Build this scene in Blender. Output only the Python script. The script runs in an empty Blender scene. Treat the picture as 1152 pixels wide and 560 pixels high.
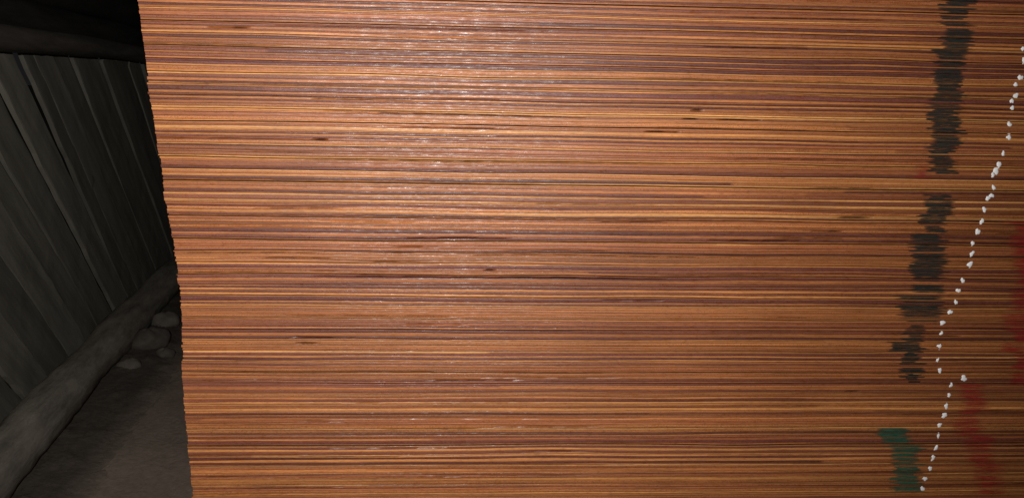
import bpy, math, random
import numpy as np
from mathutils import Matrix, Vector
random.seed(7); rng = np.random.default_rng(11)
S = bpy.context.scene; COL = S.collection
S.view_settings.view_transform = 'Standard'
try: S.view_settings.look = 'None'
except Exception: pass
S.view_settings.exposure = 0
PI = math.pi
# ------------------------------------------------------------ camera
CAMP = Vector((0, -0.82, 0.66)); F = 900.0
yaw = math.radians(3.0); pit = math.radians(11.6); rol = math.radians(1.1)
fw = Vector((math.sin(yaw)*math.cos(pit), math.cos(yaw)*math.cos(pit), -math.sin(pit)))
rt = fw.cross(Vector((0,0,1))).normalized(); up = rt.cross(fw).normalized()
r2 = rt*math.cos(rol) + up*math.sin(rol); u2 = up*math.cos(rol) - rt*math.sin(rol)
cd = bpy.data.cameras.new('camera'); cam = bpy.data.objects.new('camera', cd); COL.objects.link(cam)
M = Matrix((( r2.x,u2.x,-fw.x,CAMP.x),(r2.y,u2.y,-fw.y,CAMP.y),(r2.z,u2.z,-fw.z,CAMP.z),(0,0,0,1)))
cam.matrix_world = M
cd.sensor_width = 36; cd.lens = 36*F/1152; cd.clip_start = 0.01; cd.clip_end = 200
S.camera = cam
def ray(px, py): return fw*F + r2*(px-576) - u2*(py-280)
def face(px, py):                       # photo point -> place on the stack's cut face (y = 0)
    d = ray(px, py); s = -CAMP.y/d.y; return CAMP.x+d.x*s, CAMP.z+d.z*s
def floor_at(px, py, h=0.0):
    d = ray(px, py); return CAMP + d*((h-CAMP.z)/d.z)
def proj(x, y, z):
    v = Vector((x,y,z))-CAMP; k = F/v.dot(fw); return 576+v.dot(r2)*k, 280-v.dot(u2)*k
# ------------------------------------------------------------ materials
def newmat(name):
    m = bpy.data.materials.new(name); m.use_nodes = True
    nt = m.node_tree; return m, nt, nt.nodes['Principled BSDF']
def N(nt, t, **kw):
    n = nt.nodes.new(t)
    for k, v in kw.items(): setattr(n, k, v)
    return n
def stretched(nt, sc, scale=1.0, detail=4, rough=0.6):
    g = N(nt,'ShaderNodeNewGeometry'); mp = N(nt,'ShaderNodeMapping'); mp.inputs['Scale'].default_value = sc
    nt.links.new(g.outputs['Position'], mp.inputs['Vector'])
    n = N(nt,'ShaderNodeTexNoise'); n.inputs['Scale'].default_value = scale; n.inputs['Detail'].default_value = detail
    n.inputs['Roughness'].default_value = rough
    nt.links.new(mp.outputs['Vector'], n.inputs['Vector']); return n.outputs['Fac']
def ramp(nt, fac, stops):
    r = N(nt,'ShaderNodeValToRGB'); e = r.color_ramp.elements
    e[0].position, e[0].color = stops[0][0], (*stops[0][1],1); e[1].position, e[1].color = stops[1][0], (*stops[1][1],1)
    for p,c in stops[2:]:
        q = e.new(p); q.color = (*c,1)
    nt.links.new(fac, r.inputs['Fac']); return r.outputs['Color']
def mul(nt, a, b, f=1.0):
    m = N(nt,'ShaderNodeMix', data_type='RGBA', blend_type='MULTIPLY'); m.inputs[0].default_value = f
    nt.links.new(a, m.inputs[6]); nt.links.new(b, m.inputs[7]); return m.outputs[2]
def ply_material(name, cross):
    m, nt, b = newmat(name)
    at = N(nt,'ShaderNodeAttribute', attribute_name='tint')
    g1 = lambda v: (v,v,v)
    s1 = ramp(nt, stretched(nt,(2.4,30,650),1,2,0.5), [(0.28,(0.64,0.57,0.54)),(0.72,g1(1.24))])
    s2 = ramp(nt, stretched(nt,(16,60,1400),1,4,0.7), [(0.3,(0.66,0.61,0.57)),(0.7,(1.2,1.2,1.18))])
    s4 = ramp(nt, stretched(nt,(5,5,9),1,3,0.5), [(0.3,(0.88,0.85,0.83)),(0.7,(1.08,1.10,1.10))])
    c = mul(nt, mul(nt, mul(nt, at.outputs['Color'], s1), s2), s4)
    sc = (700,300,1300) if cross else (140,160,1500)
    n3 = stretched(nt, sc, 1, 3, 0.75)
    s3 = ramp(nt, n3, [(0.33,(0.44,0.37,0.33)),(0.5,(1,1,1)),(0.75,(1.26,1.26,1.26))])
    c = mul(nt, c, s3, 0.9 if cross else 0.65)
    nt.links.new(c, b.inputs['Base Color'])
    ng = stretched(nt,(70,30,450),1,4,0.75)
    rr = ramp(nt, ng, [(0.44,g1(0.60)),(0.68,g1(0.20))]); nt.links.new(rr, b.inputs['Roughness'])
    b.inputs['Specular IOR Level'].default_value = 0.5
    bp = N(nt,'ShaderNodeBump'); bp.inputs['Strength'].default_value = 0.45; bp.inputs['Distance'].default_value = 0.0004
    nt.links.new(n3, bp.inputs['Height']); nt.links.new(bp.outputs['Normal'], b.inputs['Normal'])
    return m
M_LONG = ply_material('veneer_edge_long_grain', False); M_CROSS = ply_material('veneer_edge_end_grain', True)
def paint_material(name, col, lo, hi):
    m, nt, b = newmat(name)
    b.inputs['Roughness'].default_value = 0.5; b.inputs['Specular IOR Level'].default_value = 0.3
    n = stretched(nt,(60,50,1300),1,4,0.7)
    v = ramp(nt, n, [(0.3,tuple(k*0.3 for k in col)),(0.7,tuple(k*2.0 for k in col))]); nt.links.new(v, b.inputs['Base Color'])
    at = N(nt,'ShaderNodeAttribute', attribute_name='cover')
    a = ramp(nt, stretched(nt,(60,60,1000),1,5,0.7), [(0.38,(lo,)*3),(0.50,(hi,)*3)])
    nt.links.new(mul(nt, at.outputs['Color'], a), b.inputs['Alpha'])
    return m
M_BLACK = paint_material('black_ink', (0.015,0.021,0.019), 0.42, 1.0)
M_GREEN = paint_material('green_ink', (0.008,0.085,0.055), 0.38, 0.97)
M_RED = paint_material('red_ink', (0.34,0.011,0.020), 0.08, 0.66)
mW, ntw, bw = newmat('white_paint'); bw.inputs['Base Color'].default_value = (0.95,0.95,0.96,1); bw.inputs['Roughness'].default_value = 0.5
def old_wood(name, a, b_, sc, bump=0.006, lo=0.3, hi=0.7):
    m, nt, b = newmat(name)
    tc = N(nt,'ShaderNodeTexCoord'); mp = N(nt,'ShaderNodeMapping'); mp.inputs['Scale'].default_value = sc
    nt.links.new(tc.outputs['Object'], mp.inputs['Vector'])
    oi = N(nt,'ShaderNodeObjectInfo'); n = N(nt,'ShaderNodeTexNoise', noise_dimensions='4D')
    mm = N(nt,'ShaderNodeMath', operation='MULTIPLY'); mm.inputs[1].default_value = 40
    nt.links.new(oi.outputs['Random'], mm.inputs[0]); nt.links.new(mm.outputs[0], n.inputs['W'])
    n.inputs['Scale'].default_value = 1; n.inputs['Detail'].default_value = 7; n.inputs['Roughness'].default_value = 0.7
    nt.links.new(mp.outputs['Vector'], n.inputs['Vector'])
    c = ramp(nt, n.outputs['Fac'], [(lo,a),(hi,b_)])
    mr = N(nt,'ShaderNodeMapRange'); mr.inputs['To Min'].default_value = 0.72; mr.inputs['To Max'].default_value = 1.2
    nt.links.new(oi.outputs['Random'], mr.inputs['Value'])
    vm = N(nt,'ShaderNodeVectorMath', operation='SCALE'); nt.links.new(c, vm.inputs[0]); nt.links.new(mr.outputs['Result'], vm.inputs['Scale'])
    nt.links.new(vm.outputs['Vector'], b.inputs['Base Color'])
    b.inputs['Roughness'].default_value = 1.0; b.inputs['Specular IOR Level'].default_value = 0.1
    bp = N(nt,'ShaderNodeBump'); bp.inputs['Strength'].default_value = 0.6; bp.inputs['Distance'].default_value = bump
    nt.links.new(n.outputs['Fac'], bp.inputs['Height']); nt.links.new(bp.outputs['Normal'], b.inputs['Normal'])
    return m
M_SLAT = old_wood('weathered_grey_wood', (0.10,0.094,0.077), (0.235,0.221,0.184), (22,22,3), 0.002)
M_LOG = old_wood('dusty_bark', (0.085,0.074,0.062), (0.26,0.23,0.19), (45,45,9), 0.008)
M_RAIL = old_wood('dark_old_wood', (0.015,0.014,0.012), (0.06,0.053,0.047), (30,30,4), 0.003)
M_POLE = old_wood('brown_pole_wood', (0.035,0.03,0.026), (0.12,0.103,0.086), (30,30,4), 0.003)
M_STONE = old_wood('dusty_stone', (0.06,0.052,0.044), (0.15,0.13,0.11), (25,25,25), 0.004)
def earth(name, a, b_, dist):
    m, nt, b = newmat(name)
    n = stretched(nt,(1,1,1),7,8,0.6); n2 = stretched(nt,(1,1,1),110,5,0.7)
    nt.links.new(mul(nt, ramp(nt,n,[(0.3,a),(0.7,b_)]), ramp(nt,n2,[(0.3,(0.75,)*3),(0.65,(1.08,)*3)])), b.inputs['Base Color'])
    b.inputs['Roughness'].default_value = 1; b.inputs['Specular IOR Level'].default_value = 0.1
    bp = N(nt,'ShaderNodeBump'); bp.inputs['Strength'].default_value = 0.5; bp.inputs['Distance'].default_value = dist
    nt.links.new(n2, bp.inputs['Height']); nt.links.new(bp.outputs['Normal'], b.inputs['Normal']); return m
mG = earth('trodden_earth', (0.20,0.155,0.122), (0.29,0.232,0.186), 0.003)
# ------------------------------------------------------------ helpers
def link_mesh(name, verts, faces, mat, parent=None, smooth=True):
    me = bpy.data.meshes.new(name); me.from_pydata(verts, [], faces); me.update()
    if smooth: me.polygons.foreach_set('use_smooth', [True]*len(me.polygons))
    me.materials.append(mat)
    o = bpy.data.objects.new(name, me); COL.objects.link(o)
    if parent: o.parent = parent
    return o
def setattrcol(o, name, arr):
    a = o.data.attributes.new(name, 'FLOAT_COLOR', 'POINT'); a.data.foreach_set('color', np.asarray(arr, dtype=np.float32).ravel())
def smooth_noise(x, step, amp, r=rng):
    k = np.arange(x[0]-step*2, x[-1]+step*3, step); v = r.normal(0, amp, len(k)); return np.interp(x, k, v)
ORD = ['','first','second','third','fourth','fifth','sixth','seventh','eighth','ninth','tenth','eleventh','twelfth','thirteenth','fourteenth','fifteenth','sixteenth','seventeenth','eighteenth','nineteenth']
def ordinal(n):
    if n < 20: return ORD[n]
    T = {2:('twenty','twentieth'),3:('thirty','thirtieth'),4:('forty','fortieth'),5:('fifty','fiftieth'),6:('sixty','sixtieth')}[n//10]
    return T[1] if n % 10 == 0 else T[0]+'-'+ORD[n%10]
# ------------------------------------------------------------ the stack of plywood sheets
T = 0.012; X1 = 0.86; DEPTH = 2.44
z_base = 0.0915
NB = int((0.84 - z_base)/T)
GX = np.arange(-0.6, 1.0, 0.01)
WAVE = [np.convolve(smooth_noise(GX, 0.10, 0.00050), np.ones(5)/5, 'same') for _ in range(NB+1)]
WAVE[0] *= 0
LEFT = [(-60,150),(0,155),(40,160),(100,167),(150,175),(180,181),(215,185),(240,189),(300,199),(340,203),(430,206),(500,211),(560,217),(640,224)]
def left_x(z):
    py = proj(-0.35, 0, z)[1]; px = np.interp(py, [a for a,_ in LEFT], [b for _,b in LEFT])
    return face(px, py)[0]
# smears: (colour, y0, y1, xleft, xright) in photo units
BL = [('black',-8,12,1062,1093),('black',12,26,1063,1088),('black',26,45,1060,1090),('black',45,70,1055,1090),('black',70,80,1058,1084),('black',80,105,1051,1083),('black',105,128,1049,1082),('black',128,165,1047,1079),('black',165,197,1045,1073),
      ('black',219,235,1038,1067),('black',235,248,1040,1066),('black',248,262,1036,1062),('black',262,282,1028,1063),('black',284,308,1027,1062),('black',308,330,1029,1060),('black',332,362,1016,1057),('black',366,380,1018,1040),('black',380,398,1014,1039),('black',398,418,1011,1039),('black',418,431,1019,1035),
      ('green',483,490,990,1016),('green',490,499,994,1024),('green',499,516,1003,1034),('green',516,536,1008,1034),('green',536,553,1004,1034),
      ('red',186,200,1030,1044),('red',248,300,1138,1165),('red',300,352,1143,1168),('red',352,372,1125,1160),('red',372,432,1138,1158),('red',432,462,1080,1108),('red',462,490,1076,1104),('red',490,520,1088,1120),('red',520,556,1096,1130)]
DOTS = [(1150,57),(1151,71),(1149,85),(1143,97),(1142,110),(1139,113),(1139,124),(1136,139),(1135,154),(1129,173),(1124,186),(1121,190),(1117,197),(1118,211),(1115,220),(1111,223),(1107,237),(1104,251),(1099,263),(1095,275),(1093,287),(1091,300),(1083,315),(1079,327),(1076,340),(1069,351),(1061,362),(1059,374),(1057,390),(1055,405),(1057,417),(1084,425),(1070,432),(1068,443),(1065,454),(1062,466),(1058,477),(1056,490),(1053,503),(1050,515),(1047,527),(1041,538),(1038,552)]
VOIDS = [(360,157,8),(550,304,6),(785,124,6),(778,134,8),(830,136,26),(945,135,26),(960,245,20),(345,386,12),(400,430,5),(258,30,22),(745,148,20),(930,262,18)]
vw = [(*face(px,py), L/1080) for px,py,L in VOIDS]
light = np.array([(0.595,0.258,0.079),(0.51,0.211,0.063),(0.665,0.318,0.104),(0.47,0.187,0.057)])
midc = np.array([(0.41,0.150,0.049),(0.45,0.171,0.054),(0.35,0.119,0.043)])
dark = np.array([(0.21,0.066,0.035),(0.145,0.044,0.029),(0.25,0.081,0.038),(0.18,0.053,0.036)])
vis_idx = 0
for i in range(NB-1, -1, -1):
    z0 = z_base + i*T
    GAP = rng.choice([0.0002,0.0005,0.0008])
    xl = left_x(z0+T/2) + rng.normal(0, 0.0006)
    yo = rng.normal(0, 0.0006)
    root = bpy.data.objects.new('plywood_sheet', None); COL.objects.link(root)
    root.location = (xl, yo, z0); root.empty_display_size = 0.02
    W = X1 - xl + rng.normal(0,0.001)
    xs = np.arange(0, W, 0.005); xs = np.append(xs[:-1] if W-xs[-1] < 0.002 else xs, W)
    n = len(xs)
    th = np.array([rng.uniform(0.6,2.2), rng.uniform(1.0,3.8), rng.uniform(1.2,4.0), rng.uniform(1.0,3.8), rng.uniform(0.6,2.2)])
    th = th/th.sum()*(T-GAP); zi = np.concatenate([[0], np.cumsum(th)])
    wl = np.interp(xs+xl, GX, WAVE[i]); wh = np.interp(xs+xl, GX, WAVE[i+1])
    inter = []
    for k, zz in enumerate(zi):
        w = wl + (wh-wl)*zz/zi[-1] + (0 if k in (0,5) else smooth_noise(xs, 0.06, 0.00020))
        inter.append(zz + w)
    plies = []
    contrast = rng.random() < 0.65
    for k in range(5):
        lo = inter[k]+0.00003; hi = inter[k+1]-0.00003
        cross = k in (1,3)
        if cross: pal = dark if rng.random() < (0.85 if contrast else 0.30) else midc
        elif k == 2: pal = midc if rng.random() < 0.55 else light
        else: pal = light if rng.random() < 0.6 else (midc if rng.random() < 0.7 else dark)
        base = np.zeros((n,3)); cuts = [0] + sorted(rng.uniform(0, W, rng.integers(0,3))) + [W+1]
        for a, b_ in zip(cuts[:-1], cuts[1:]):
            sel = (xs >= a) & (xs < b_)
            p2 = pal if rng.random() < 0.85 else midc
            base[sel] = p2[rng.integers(len(p2))]*rng.uniform(0.86,1.12)
        base *= (1 + smooth_noise(xs, 0.04, 0.05) + smooth_noise(xs, 0.25, 0.08))[:,None].clip(0.5,1.3)
        yf = smooth_noise(xs, 0.02, 0.0001) + rng.normal(0, 0.0002) + (0.0002 if cross else -0.00015)
        # open joints, splits and knots
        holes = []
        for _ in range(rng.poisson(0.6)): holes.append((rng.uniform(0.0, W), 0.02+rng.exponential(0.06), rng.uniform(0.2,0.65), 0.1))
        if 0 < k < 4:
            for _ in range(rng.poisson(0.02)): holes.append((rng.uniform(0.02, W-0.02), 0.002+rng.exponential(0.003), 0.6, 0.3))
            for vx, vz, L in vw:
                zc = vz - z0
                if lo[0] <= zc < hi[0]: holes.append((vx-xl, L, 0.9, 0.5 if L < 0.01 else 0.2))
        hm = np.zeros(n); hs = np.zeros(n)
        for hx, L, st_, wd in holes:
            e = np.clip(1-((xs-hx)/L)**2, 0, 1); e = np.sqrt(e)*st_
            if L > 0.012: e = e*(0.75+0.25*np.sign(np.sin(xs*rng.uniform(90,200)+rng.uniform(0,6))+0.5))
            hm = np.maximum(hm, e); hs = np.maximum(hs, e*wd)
        rows = []; cols = []
        H = hi - lo; mid = rng.uniform(0.3,0.7)
        e0, e1 = rng.uniform(0.14,0.8), rng.uniform(0.14,0.8)
        endj = rng.normal(0, 0.0003)
        for r_, (fz, dy, cm) in enumerate([(0,0.00015,e0),(0.2,0.00002,0.93),(mid,-0.00003,1.0),(0.8,0.00002,0.95),(1,0.00015,e1),(1,None,0.8),(0,None,0.8)]):
            z = lo + H*fz
            xx = xs.copy(); xx[0] = left_x(z0+z[0]) - left_x(z0+T/2) + endj
            if dy is None: y = np.full(n, DEPTH)
            else:
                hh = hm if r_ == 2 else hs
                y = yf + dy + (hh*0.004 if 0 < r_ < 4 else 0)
            rows.append(np.stack([xx, y, z], 1))
            c = base*cm
            if 0 < r_ < 4: c = c*(1-0.8*hh)[:,None]  # dark knots, plus shade inside open joints and voids painted into the tint
            cols.append(c)
        V = np.stack(rows, 1).reshape(-1,3); C = np.stack(cols, 1).reshape(-1,3)
        faces = []
        for a in range(n-1):
            for q in range(7):
                q2 = (q+1) % 7; faces.append((a*7+q, (a+1)*7+q, (a+1)*7+q2, a*7+q2))
        faces.append(tuple(range(7))); faces.append(tuple((n-1)*7+q for q in range(6,-1,-1)))
        nm = {0:'face_veneer',4:'face_veneer'}.get(k, 'core_ply' if cross else 'centre_ply')
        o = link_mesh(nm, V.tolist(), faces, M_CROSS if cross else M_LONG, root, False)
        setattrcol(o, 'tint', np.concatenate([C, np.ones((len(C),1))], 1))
        plies.append((lo, hi, yf))
    # marker smears lying on the cut edge
    kinds = set(); acc = {}
    sheet_gain = rng.uniform(0.85,1.0); sj0, sj1 = random.gauss(-1,2.5), random.gauss(1,2.5)
    for k, (lo, hi, yf) in enumerate(plies):
        nsub = 2 if (hi[0]-lo[0]) > 0.0018 else 1
        for s in range(nsub):
            a, b_ = s/nsub, (s+1)/nsub
            zmid = z0 + lo[0] + (hi[0]-lo[0])*(a+b_)/2
            for colr, y0, y1, xA, xB in BL:
                xm = face((xA+xB)/2, 300)[0]
                pyc = proj(xm, 0, zmid)[1]
                if not (y0 <= pyc < y1): continue
                if random.random() < (0.14 if colr == 'red' else 0.08): continue
                w0 = face(xA + sj0 + random.gauss(-1.5,3.2), pyc)[0]; w1 = face(xB + sj1 + random.gauss(1.5,3.2), pyc)[0]
                m = 22; lx = np.linspace(w0, w1, m) - xl
                zl = np.interp(lx, xs, lo); zh = np.interp(lx, xs, hi); yy = np.interp(lx, xs, yf)
                key = (colr, 0 if xA < 1066 or colr == 'black' else (1 if xA < 1120 else 2))
                st = acc.setdefault(key, [[],[],[]]); off = len(st[0])
                inten = random.uniform(0.6,1.0)*sheet_gain
                if colr == 'black': inten = min(1, inten*1.15)
                if y0 in (366, 186): inten *= 0.6
                fl, fr = random.uniform(1,5), random.uniform(1,5)
                if colr == 'red': fl += 4; fr += 4
                fade = np.clip(np.minimum(np.arange(m)/fl, (m-1-np.arange(m))/fr), 0, 1)*inten
                for f_ in (a, b_):
                    zz = zl + (zh-zl)*(0.05+0.90*f_)
                    for q in range(m):
                        st[0].append((lx[q], yy[q]-0.00014, zz[q])); st[2].append((fade[q],)*3+(1,))
                for q in range(m-1): st[1].append((off+q, off+q+1, off+m+q+1, off+m+q))
    for (colr, _), (vv, ff, cc) in acc.items():
        o = link_mesh(colr+'_ink_smear', vv, ff, {'black':M_BLACK,'green':M_GREEN,'red':M_RED}[colr], root)
        setattrcol(o, 'cover', cc); kinds.add(colr); o['label'] = colr + ' ink smear soaked into the sheet edge'
    # white paint dots
    nd = 0
    for (dx, dy) in DOTS:
        wx, wz = face(dx, dy)
        if not (z0 <= wz < z0+T): continue
        nd += 1
        a_, b_ = random.uniform(0.0019,0.0029), random.uniform(0.0024,0.0038); tl = random.gauss(0,0.5)
        if random.random() < 0.15: a_ *= 1.3
        if (dx,dy) == (1084,425): a_, b_ = 0.0034, 0.0036
        cz = min(max(wz-z0, b_*0.9), T-b_*0.9)
        vv = []; ff = []; seg = 18; ph = [random.uniform(0,6.28) for _ in range(3)]
        for rr, hh in ((1.0,0.0),(0.92,0.35),(0.65,0.8),(0.3,1.0)):
            for q in range(seg):
                t = q/seg*2*PI; wob = 1+0.16*math.sin(2*t+ph[0])+0.13*math.sin(3*t+ph[1])+0.10*math.sin(5*t+ph[2])
                ex = math.cos(t)*a_*rr*wob; ez = math.sin(t)*b_*rr*wob
                vv.append((wx-xl+ex*math.cos(tl)-ez*math.sin(tl), 0.0003-hh*0.0010, cz+ex*math.sin(tl)+ez*math.cos(tl)))
        for l in range(3):
            for q in range(seg):
                q2 = (q+1)%seg; ff.append((l*seg+q, l*seg+q2, (l+1)*seg+q2, (l+1)*seg+q))
        ff.append(tuple(3*seg+q for q in range(seg)))
        link_mesh('white_paint_dot', vv, ff, mW, root)
    root['category'] = 'plywood'; root['group'] = 'plywood sheets in the stack'
    pb = proj(-0.2, 0, z0)[1]
    if pb < -3:
        root['label'] = 'plywood sheet in the stack lying just above the top of the photo'
    elif proj(0.3,0,z0+T)[1] > 570:
        root['label'] = 'plywood sheet low in the stack lying just below the photo'
    else:
        vis_idx += 1
        if kinds: desc = 'with ' + ' and '.join(sorted(kinds)) + ' smear' + ('s' if len(kinds) > 1 else '')
        elif nd: desc = 'with only a white dot'
        else: desc = 'with no smear'
        root['label'] = 'brown plywood sheet %s, %s sheet down from the photo\'s top edge' % (desc, ordinal(vis_idx))
# bearers under the stack
def beam(name, p0, p1, w, h, mat, seed=0, ragged=0.004):
    r = random.Random(seed); p0 = Vector(p0); p1 = Vector(p1); L = (p1-p0).length
    vv = []; ff = []; m = max(6, int(L/0.06)); sec = [(-.5,-.42),(-.42,-.5),(.42,-.5),(.5,-.42),(.5,.42),(.42,.5),(-.42,.5),(-.5,.42)]
    bw_ = 0
    for a in range(m+1):
        bw_ += r.gauss(0, ragged*0.25)
        for (u, v) in sec: vv.append((u*w+bw_+r.gauss(0,ragged*0.25), v*h+r.gauss(0,ragged*0.15), a/m*L))
    for a in range(m):
        for q in range(8):
            q2 = (q+1)%8; ff.append((a*8+q, a*8+q2, (a+1)*8+q2, (a+1)*8+q))
    ff.append(tuple(range(7,-1,-1))); ff.append(tuple(m*8+q for q in range(8)))
    o = link_mesh(name, vv, ff, mat, None, False)
    d = (p1-p0).normalized(); q = d.to_track_quat('Z','Y'); o.matrix_world = Matrix.Translation(p0) @ q.to_matrix().to_4x4()
    return o
def log(name, p0, p1, r0, r1, mat, seed=0, bump=0.12, sway=0.2):
    r = random.Random(seed); p0 = Vector(p0); p1 = Vector(p1); L = (p1-p0).length
    vv = []; ff = []; m = max(10, int(L/0.025)); sg = 24; ph = [r.uniform(0,6) for _ in range(6)]
    for a in range(m+1):
        t = a/m; R = r0+(r1-r0)*t; kn = 1+bump*0.5*math.sin(L*t*9+ph[0])*math.sin(L*t*3.7+ph[1])
        cx = R*sway*math.sin(L*t*4+ph[2]); cy = R*sway*math.sin(L*t*5+ph[3])
        for q in range(sg):
            an = q/sg*2*PI; rr = R*kn*(1+bump*0.3*math.sin(3*an+ph[4]+t*2)+bump*0.2*math.sin(7*an+ph[5])+r.gauss(0,bump*0.12))
            vv.append((cx+math.cos(an)*rr, cy+math.sin(an)*rr, t*L))
    for a in range(m):
        for q in range(sg):
            q2 = (q+1)%sg; ff.append((a*sg+q, a*sg+q2, (a+1)*sg+q2, (a+1)*sg+q))
    ff.append(tuple(range(sg-1,-1,-1))); ff.append(tuple(m*sg+q for q in range(sg)))
    o = link_mesh(name, vv, ff, mat)
    d = (p1-p0).normalized(); o.matrix_world = Matrix.Translation(p0) @ d.to_track_quat('Z','Y').to_matrix().to_4x4()
    return o
def tag(o, label, cat, group=None):
    o['label'] = label; o['category'] = cat
    if group: o['group'] = group
for j, yy in enumerate((0.25, 1.22, 2.2)):
    o = beam('timber_bearer', (-0.34,yy,0.045), (0.84,yy,0.045), 0.09, 0.09, M_SLAT, 40+j, ragged=0.0)
    tag(o, 'squared timber bearer hidden under the plywood stack', 'timber', 'bearers under the stack')
# ------------------------------------------------------------ ground
me_v = []; me_f = []; G = 90
gx = np.concatenate([np.linspace(-30,-3,8), np.linspace(-2.8,1.4,G), np.linspace(2,30,8)]); gy = np.concatenate([np.linspace(-10,-1,5), np.linspace(-0.9,5,G), np.linspace(6,60,8)])
for yv in gy:
    for xv in gx: me_v.append((xv, yv, random.gauss(0,0.0012)-0.004 if (-2.8<xv<-0.5) else -0.004))
nx = len(gx)
for a in range(len(gy)-1):
    for c in range(nx-1): me_f.append((a*nx+c, a*nx+c+1, (a+1)*nx+c+1, (a+1)*nx+c))
g = link_mesh('ground', me_v, me_f, mG); g['kind'] = 'structure'
# ------------------------------------------------------------ slatted wall at the left
A = floor_at(14, 500, 0.05); B = floor_at(186, 316, 0.05); A.z = 0; B.z = 0
D = (B-A).normalized(); Nn = Vector((-D.y, D.x, 0))
if Nn.x > 0: Nn = -Nn
WP = A + Nn*0.05
def wall_at(px, py):
    d = ray(px, py); t = (WP-CAMP).dot(Nn)/d.dot(Nn); return CAMP + d*t
q0 = wall_at(125, 358); q1 = wall_at(-12, 100)
lean = (q1-q0).normalized(); lean_h = Vector((lean.x, lean.y, 0)).dot(D)/lean.z
rail_h = wall_at(80, 52).z
o = log('log', A - D*0.7 + Vector((0,0,0.044)), A + D*3.4 + Vector((0,0,0.042)), 0.043, 0.040, M_LOG, 3, 0.22, 0.10)
tag(o, 'rough grey log lying on the ground along the foot of the slats', 'log')
# added earth bank: shade by the log painted into its tint, fading outwards
mBank, nt, b = newmat('painted_shade_soil')
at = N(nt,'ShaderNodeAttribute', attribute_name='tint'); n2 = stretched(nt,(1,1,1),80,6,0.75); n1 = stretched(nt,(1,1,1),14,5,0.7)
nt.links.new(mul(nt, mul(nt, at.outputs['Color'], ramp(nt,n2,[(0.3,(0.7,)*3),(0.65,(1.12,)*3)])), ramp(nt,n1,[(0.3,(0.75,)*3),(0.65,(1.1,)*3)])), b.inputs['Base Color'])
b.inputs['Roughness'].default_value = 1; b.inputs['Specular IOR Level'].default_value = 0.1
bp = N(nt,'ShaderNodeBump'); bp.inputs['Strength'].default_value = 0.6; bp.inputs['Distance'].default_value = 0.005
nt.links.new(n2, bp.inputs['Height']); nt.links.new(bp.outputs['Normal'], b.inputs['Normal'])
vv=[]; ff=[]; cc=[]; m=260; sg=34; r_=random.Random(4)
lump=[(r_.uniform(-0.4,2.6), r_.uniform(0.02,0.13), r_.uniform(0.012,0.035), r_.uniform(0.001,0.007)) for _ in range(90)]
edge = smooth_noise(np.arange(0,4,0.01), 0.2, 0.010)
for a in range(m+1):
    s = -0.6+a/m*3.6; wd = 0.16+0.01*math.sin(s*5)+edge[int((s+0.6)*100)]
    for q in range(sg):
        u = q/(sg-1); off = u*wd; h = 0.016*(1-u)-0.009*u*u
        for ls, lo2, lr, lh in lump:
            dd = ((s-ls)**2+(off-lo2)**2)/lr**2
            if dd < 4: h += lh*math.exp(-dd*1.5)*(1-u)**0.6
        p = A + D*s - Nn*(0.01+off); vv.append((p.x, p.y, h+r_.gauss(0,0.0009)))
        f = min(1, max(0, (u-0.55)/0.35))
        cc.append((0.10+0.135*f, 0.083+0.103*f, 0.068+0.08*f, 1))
for a in range(m):
    for q in range(sg-1): ff.append((a*sg+q,a*sg+q+1,(a+1)*sg+q+1,(a+1)*sg+q))
o = link_mesh('painted_shade_bank', vv, ff, mBank); o['kind']='structure'; setattrcol(o, 'tint', cc)
# rounded stones below the far end of the log
for j,(px,py,R,lab) in enumerate(((168,384,0.040,'largest rounded stone on the soil beside the log'),(186,362,0.032,'rounded stone between the largest stone and the plywood stack'),(146,412,0.022,'small rounded stone nearest the bare floor'),(186,398,0.018,'smallest stone lying against the plywood stack'))):
    p = floor_at(px, py, R*0.5); vv=[]; ff=[]; sg=20; rg=12; ph=[random.uniform(0,6) for _ in range(5)]
    vv.append((0,0,R*0.75))
    for a in range(1,rg):
        t=a/rg*PI
        for q in range(sg):
            an=q/sg*2*PI; rr=R*(1+0.14*math.sin(2*an+ph[0])*math.sin(t)+0.08*math.sin(3*an+ph[1]+2*t)+0.05*math.sin(5*an+ph[2]-3*t)+random.gauss(0,0.012))
            vv.append((math.sin(t)*math.cos(an)*rr*1.15, math.sin(t)*math.sin(an)*rr, math.cos(t)*rr*0.75))
    vv.append((0,0,-R*0.75)); last=len(vv)-1
    for q in range(sg): ff.append((0,1+q,1+(q+1)%sg))
    for a in range(rg-2):
        for q in range(sg):
            q2=(q+1)%sg; ff.append((1+a*sg+q,1+(a+1)*sg+q,1+(a+1)*sg+q2,1+a*sg+q2))
    for q in range(sg): ff.append((last,1+(rg-2)*sg+(q+1)%sg,1+(rg-2)*sg+q))
    o = link_mesh('stone', vv, ff, M_STONE); o.location=(p.x,p.y,R*0.6); tag(o, lab, 'stone', 'stones beside the log')
o = log('log', A - D*0.9 + Nn*0.03+ Vector((0,0,rail_h)), A + D*3.4 + Nn*0.03+Vector((0,0,rail_h)), 0.024, 0.022, M_POLE, 5, 0.12, 0.1)
tag(o, 'brown horizontal pole across the top of the leaning slats', 'pole')
hz = rail_h+0.02
for j,rr in enumerate((0.034,0.042,0.05,0.055)):
    hz += rr*0.93
    o = log('log', A - D*1.2 + Nn*0.08+ Vector((0,0,hz)), A + D*3.4 + Nn*0.08+Vector((0,0,hz)), rr, rr*0.98, M_RAIL, 15+j, 0.06, 0.05)
    tag(o, 'dark pole above the slats, %s pole up from the brown top pole' % ORD[j+1], 'pole', 'poles above the slats')
    hz += rr*0.93
NS = 28; pr = []
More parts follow.
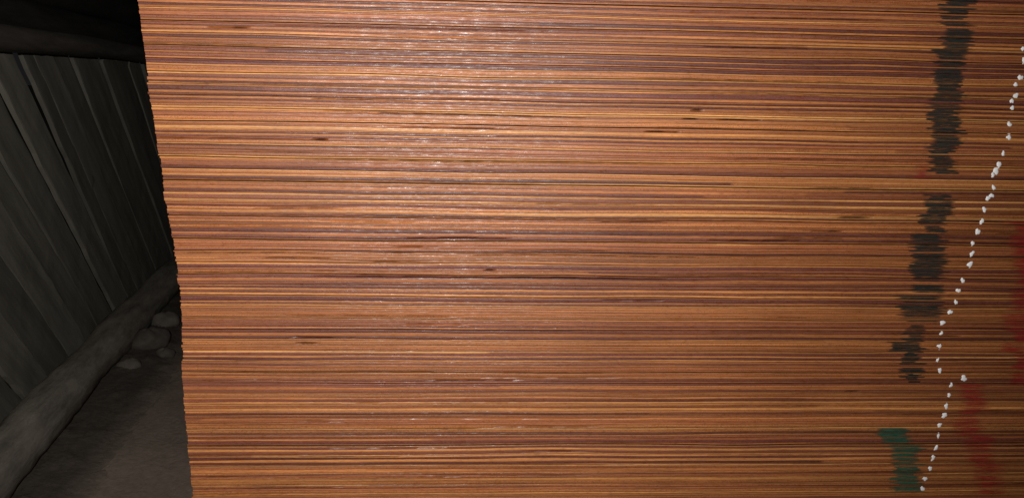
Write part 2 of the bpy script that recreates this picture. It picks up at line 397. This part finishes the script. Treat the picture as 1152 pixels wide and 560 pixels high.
for j in range(NS):
    s = -0.15 + j*0.122 + random.gauss(0,0.008)
    base = A + D*s + Nn*(0.066+random.uniform(0,0.008)); ln = lean_h*(1+random.gauss(0,0.03))
    topp = base + D*(ln*(rail_h)) + Vector((0,0,rail_h))
    w = random.uniform(0.082,0.096)
    z = (topp-base).normalized(); y = Nn; x = y.cross(z).normalized()
    vv=[]; ff=[]; m=26; L=(topp-base).length; wv=0
    for a in range(m+1):
        wv += random.gauss(0,0.0013)
        ww = w*(1+random.gauss(0,0.02))
        for (u,v) in ((-.5,-.45),(-.46,-.5),(.46,-.5),(.5,-.45),(.5,.5),(-.5,.5)): vv.append((u*ww+wv, v*0.010+random.gauss(0,0.0003), a/m*L))
    for a in range(m):
        for q in range(6):
            q2=(q+1)%6; ff.append((a*6+q,a*6+q2,(a+1)*6+q2,(a+1)*6+q))
    ff.append(tuple(range(5,-1,-1))); ff.append(tuple(m*6+q for q in range(6)))
    o = link_mesh('wooden_slat', vv, ff, M_SLAT, None, False)
    R3 = Matrix((x,y,z)).transposed().to_4x4(); o.matrix_world = Matrix.Translation(base) @ R3
    mid = (base+topp)/2
    o['category'] = 'slat'; o['group'] = 'leaning wooden slats'; pr.append((s, o, proj(*mid)))
k = 0
for s, o, (px,py) in pr:
    if -60 < px < 230: k += 1; o['label'] = 'weathered grey slat leaning behind the log, %s slat from the left edge' % ordinal(k)
    elif px >= 230: o['label'] = 'weathered grey slat leaning farther along, behind the plywood stack'
    else: o['label'] = 'weathered grey slat leaning nearest, left of the photo'
# ------------------------------------------------------------ light: the phone's flash
ld = bpy.data.lights.new('flash','SPOT'); ld.energy = 41; ld.shadow_soft_size = 0.007; ld.color = (1,0.96,0.92)
ld.spot_size = math.radians(132); ld.spot_blend = 1.0
lo_ = bpy.data.objects.new('flash', ld); COL.objects.link(lo_); lo_.location = CAMP + r2*(-0.06) + u2*0.06 - fw*0.005
tx, tz = face(390, 120)
lo_.rotation_euler = (Vector((tx,0,tz))-lo_.location).to_track_quat('-Z','Y').to_euler()
w = bpy.data.worlds.new('World'); S.world = w; w.use_nodes = True
w.node_tree.nodes['Background'].inputs['Color'].default_value = (0.97,0.97,1,1); w.node_tree.nodes['Background'].inputs['Strength'].default_value = 0.008
print('sheets', NB, 'visible', vis_idx)
